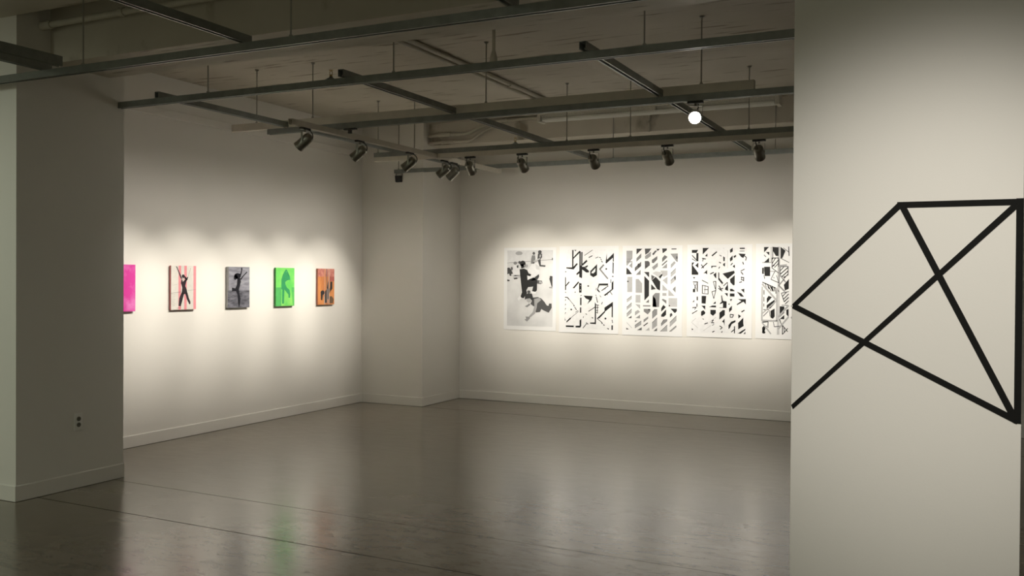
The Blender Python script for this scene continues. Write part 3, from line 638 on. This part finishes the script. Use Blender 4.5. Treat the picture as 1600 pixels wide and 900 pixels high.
p5 += [(p, K, 2) for p in [
 [(130,52),(182,52),(130,100)], [(150,95),(187,95),(185,125)], line(130,120,150,138,7), [(130,187),(185,145),(185,187)], [(222,52),(283,55),(283,130),(255,130),(222,85)], line(222,50,222,160,7), [(303,52),(355,85),(322,150),(303,150)], line(303,150,392,188,5), line(330,60,392,100,5), line(386,50,392,130,8),
 [(133,225),(196,225),(196,306),(140,306),(133,262)], [(112,235),(130,232),(130,290),(112,285)], line(132,300,140,330,7), line(196,265,265,265,4),
 line(213,148,285,148,7), line(215,148,215,235,7), line(283,148,283,225,6), line(218,195,250,150,7), line(218,225,283,165,8), line(240,232,283,195,7), line(222,212,240,215,12), line(215,235,285,280,6),
 line(300,225,385,222,6), line(302,225,302,300,6), line(383,222,383,300,7), line(302,260,340,225,7), line(302,290,383,230,9), line(320,310,383,262,9), line(345,320,383,290,8), line(302,300,350,322,6),
 line(245,265,205,335,6), line(205,335,290,365,6), line(290,365,262,300,5), line(232,315,240,325,5), [(340,382),(392,330),(392,415),(352,432)], [(345,300),(358,318),(340,330)],
 line(115,360,258,412,8), line(145,372,158,402,6), line(165,375,210,440,7), line(190,385,225,440,7), line(215,392,232,440,8), line(238,402,245,440,8), line(255,410,258,460,7), line(175,395,190,420,12), line(210,400,222,430,12),
 line(315,455,345,530,7), line(315,455,392,440,6), line(330,480,370,445,7), line(335,510,392,460,8), line(345,530,392,490,9), line(355,550,392,520,7), line(320,560,392,560,5),
 [(163,505),(182,480),(218,490),(165,545)], [(163,562),(246,512),(248,545),(200,592),(163,592)], [(203,612),(246,590),(248,660),(230,680),(205,670)], R4(130,430,138,470), R4(130,490,137,530), R4(130,548,137,575), line(128,602,190,602,6), line(128,660,180,615,6), line(190,605,200,660,5),
 [(300,570),(348,570),(348,625),(300,665)], [(300,680),(348,645),(348,682)], [(368,600),(392,590),(392,662),(370,640)], line(235,708,245,750,6), line(245,750,312,742,6), line(300,682,320,735,7), line(280,425,290,445,6),
 line(120,712,182,706,8), line(180,708,178,760,7), line(125,790,165,745,9), [(118,760),(145,735),(150,780),(120,810)], circ(135,800,18,12), line(330,735,330,815,8), line(330,735,385,790,7), line(330,815,385,760,7), line(345,750,350,800,7), line(108,400,108,700,5)]]
# the hidden right-hand half continues with the same cut shapes
p5 += [([(2*405-x, y) for x, y in p[0]], p[1], p[2]) for p in list(p5) if min(q[0] for q in p[0]) < 300]
Z0, Z1 = .877, 1.900
poster('photograph of dancers kneeling and crawling, leftmost poster on the back wall', -5.083, -4.386, .882, 1.885, -5.037, -4.430, .932, 1.852, 80, 505, 68, 775, p1, .003)
poster('sparse white poster of black cut lines with bold K shape, beside the dancers photograph', -4.345, -3.600, .872, 1.895, -4.270, -3.660, .918, 1.852, 80, 530, 68, 803, p2, .010)
poster('poster of grey photo fragments behind white diagonal strips, middle of the five', -3.552, -2.845, .866, 1.895, -3.506, -2.900, .918, 1.860, 55, 533, 62, 814, p3, .006)
poster('poster of scattered solid black fragments in vertical columns, fourth sheet on the back wall', -2.791, -2.072, .872, 1.900, -2.740, -2.130, .920, 1.862, 65, 578, 55, 838, p4, .010)
poster('dense black and grey cut pattern poster partly hidden by the right pillar', -2.033, -1.315, .876, 1.902, -1.970, -1.370, .924, 1.868, 108, 704, 50, 818, p5, .004)

# --- small canvases on the left wall. local coordinates: (x across, y down) in zoom units
def canvas(label, y0, y1, ux0, ux1, uy0, uy1, polys, side, z0=1.197, z1=1.605):
    yc = (y0+y1)/2
    t = thing('canvas_print', label, 'picture', (XL, yc, z0), 0, 'small canvas pictures in a row on the left wall')
    bm = bmesh.new(); add_box(bm, .008, .029, y0-yc, y1-yc, 0, z1-z0); obj('canvas_block', bm, side, t, bevel=.0015)
    bm = bmesh.new(); add_box(bm, 0, .008, y0-yc+.03, y1-yc-.03, .03, z1-z0-.03); obj('hanging_cleat', bm, SOCK, t)
    def fm(x, y, lv):
        x = min(max(x, ux0), ux1); y = min(max(y, uy0), uy1)
        return (.0295+.0004*lv, (y0+(y1-y0)*(x-ux0)/(ux1-ux0))-yc, (z1-z0)*(1-(y-uy0)/(uy1-uy0)))
    print_mesh('printed_image', polys, fm, t)
def cloud(name, c0, c1, scale, lo=.35, hi=.65, stretch=(1,1,1)):
    m = bpy.data.materials.new(name); m.use_nodes = True; nt = m.node_tree; b = nt.nodes['Principled BSDF']; b.inputs['Roughness'].default_value = .5
    tc = nt.nodes.new('ShaderNodeTexCoord'); mp = nt.nodes.new('ShaderNodeMapping'); mp.inputs['Scale'].default_value = stretch
    n = nt.nodes.new('ShaderNodeTexNoise'); n.inputs['Scale'].default_value = scale; n.inputs['Detail'].default_value = 4
    nt.links.new(tc.outputs['Object'], mp.inputs['Vector']); nt.links.new(mp.outputs['Vector'], n.inputs['Vector'])
    r = nt.nodes.new('ShaderNodeValToRGB'); r.color_ramp.elements[0].position = lo; r.color_ramp.elements[1].position = hi
    r.color_ramp.elements[0].color = (*c0, 1); r.color_ramp.elements[1].color = (*c1, 1)
    nt.links.new(n.outputs['Fac'], r.inputs['Fac']); nt.links.new(r.outputs['Color'], b.inputs['Base Color']); return m
MAG = cloud('magenta_print', (.70, .04, .34), (.85, .25, .60), 9, lo=.45, hi=.75)
canvas('magenta canvas picture with pale cloudy blotches, partly hidden by the left pillar', 5.560, 5.865, 0, 100, 0, 100,
       [(R4(0,0,100,100), MAG, 0)], ink((.55,.06,.28)))
PK = (.80, .30, .33); CR = (.72, .69, .63)
canvas('cream and pink striped canvas of a dark figure with both arms raised', 6.272, 6.579, 720, 1052, 185, 798,
       [(R4(720,185,1052,798), CR, 0), (R4(817,185,850,798), PK, 1), (R4(892,185,926,798), PK, 1), (R4(1017,185,1052,798), PK, 1), (line(720,569,850,550,4), .12, 2), (line(935,532,1052,520,3), .2, 2), (line(740,457,800,445,3), (.5,.45,.4), 2)]
       + [(line(724,590+22*k,775-6*(k%3),584+22*k,3), (.30,.28,.25), 2) for k in range(8)]
       + [(p, (.035,.025,.030), 3) for p in ([(782,195),(796,200),(812,240),(845,315),(860,355),(856,380),(838,345),(805,250)], [(946,335),(935,380),(915,405),(902,390),(925,350)], circ(878,332,21,25), [(890,320),(920,350),(922,378),(898,372)], [(855,370),(880,405),(900,380),(930,372),(915,420),(905,470),(925,520),(935,575),(872,585),(862,545),(866,490),(848,430)], [(862,545),(890,575),(870,660),(845,755),(818,742),(826,640)], [(905,575),(935,560),(952,635),(975,690),(975,722),(962,728),(930,660)])]
       + [(line(944,335,972,240,5), (.45,.38,.34), 3), (circ(975,226,5,9), (.45,.38,.34), 3), (circ(868,362,13,12), (.50,.42,.40), 4), ([(862,382),(890,378),(872,412)], (.55,.46,.42), 4), (line(795,778,850,770,5), (.4,.2,.2), 2)], ink((.45,.16,.16)))
SKY = cloud('grey_sky_print', (.20, .20, .235), (.36, .36, .41), 9, stretch=(1,1,4)); SEA = cloud('dark_water_print', (.045, .045, .060), (.20, .20, .235), 12, stretch=(1,1,3))
canvas('black and white canvas of a silhouetted figure leaping with bent leg', 7.000, 7.310, 178, 506, 172, 800,
       [(R4(178,172,506,800), SKY, 0), (R4(178,540,506,800), SEA, 1), (R4(178,172,196,540), .22, 1), (R4(475,172,506,800), .10, 2) if False else (line(178,541,506,541,4), .04, 2)]
       + [(p, (.012,.012,.018), 3) for p in (circ(384,205,11,25), [(376,222),(392,226),(378,285),(360,290)], [(460,243),(474,250),(410,320),(378,372),(362,358),(385,325)], circ(322,312,50,44), [(268,320),(300,270),(330,345),(285,374),(270,360)], [(318,350),(365,345),(372,400),(358,460),(342,520),(352,590),(368,660),(358,760),(340,795),(330,700),(322,600),(300,548),(240,545),(238,490),(290,502),(312,450)], circ(362,292,14,16))], ink((.40,.40,.40)))
GR1 = cloud('green_print', (.14, .70, .12), (.30, .80, .16), 7); GDK = (.045, .36, .13)
canvas('bright green canvas with a darker green bending figure', 7.712, 8.012, 915, 1208, 190, 778,
       [(R4(915,190,1208,778), GR1, 0), (R4(915,492,1000,778), (.10,.50,.13), 1), (R4(1165,492,1208,560), (.10,.52,.13), 1), ([(1165,560),(1208,560),(1208,778),(1185,778)], (.12,.58,.12), 1)]
       + [(p, GDK, 2) for p in ([(1075,208),(1100,245),(1135,320),(1140,385),(1128,372),(1085,385),(1060,410),(1065,450),(1085,490),(1130,530),(1142,590),(1138,655),(1115,650),(1112,600),(1070,550),(1048,522),(1040,740),(1012,740),(1015,525),(1000,515),(1000,370),(1020,300),(1045,250)],)]
       + [(circ(1076,250,7,9), (.14,.6,.16), 3), (line(1100,270,1110,320,8), (.03,.24,.09), 3)], ink((.07,.30,.08)))
OR = cloud('orange_print', (.52, .17, .05), (.70, .28, .09), 10, stretch=(1,1,.5)); RS = cloud('rust_print', (.42, .12, .10), (.62, .26, .20), 22)
canvas('rust orange canvas with streaky black shapes, nearest the corner column', 8.420, 8.722, 770, 1038, 206, 768,
       [(R4(770,206,1038,768), OR, 0), (R4(770,206,1038,330), RS, 1), ([(960,330),(1038,330),(1038,400),(960,400)], (.42,.12,.10), 1), (R4(870,206,888,768), (.62,.30,.17), 2), (R4(905,206,916,520), (.20,.15,.13), 2), (R4(940,206,956,768), (.55,.36,.27), 2)]
       + [(p, (.035,.035,.035), 3) for p in (circ(845,580,32,36), [(815,600),(850,620),(840,700),(818,690)], [(885,560),(912,520),(912,740),(885,740)], [(918,500),(935,385),(940,420),(940,690),(925,680)], [(972,410),(1005,405),(1005,520),(975,560),(968,500)], [(945,540),(965,500),(970,560),(955,600)])]
       + [([(960,640),(1000,640),(1028,690),(1015,750),(960,750)], (.16,.10,.06), 3), (R4(915,520,924,750), (.42,.42,.42), 4), (R4(945,520,954,740), (.45,.42,.40), 4), (R4(872,600,884,760), (.42,.38,.34), 4), (R4(862,620,880,640), (.45,.2,.1), 4)], ink((.40,.15,.10)))
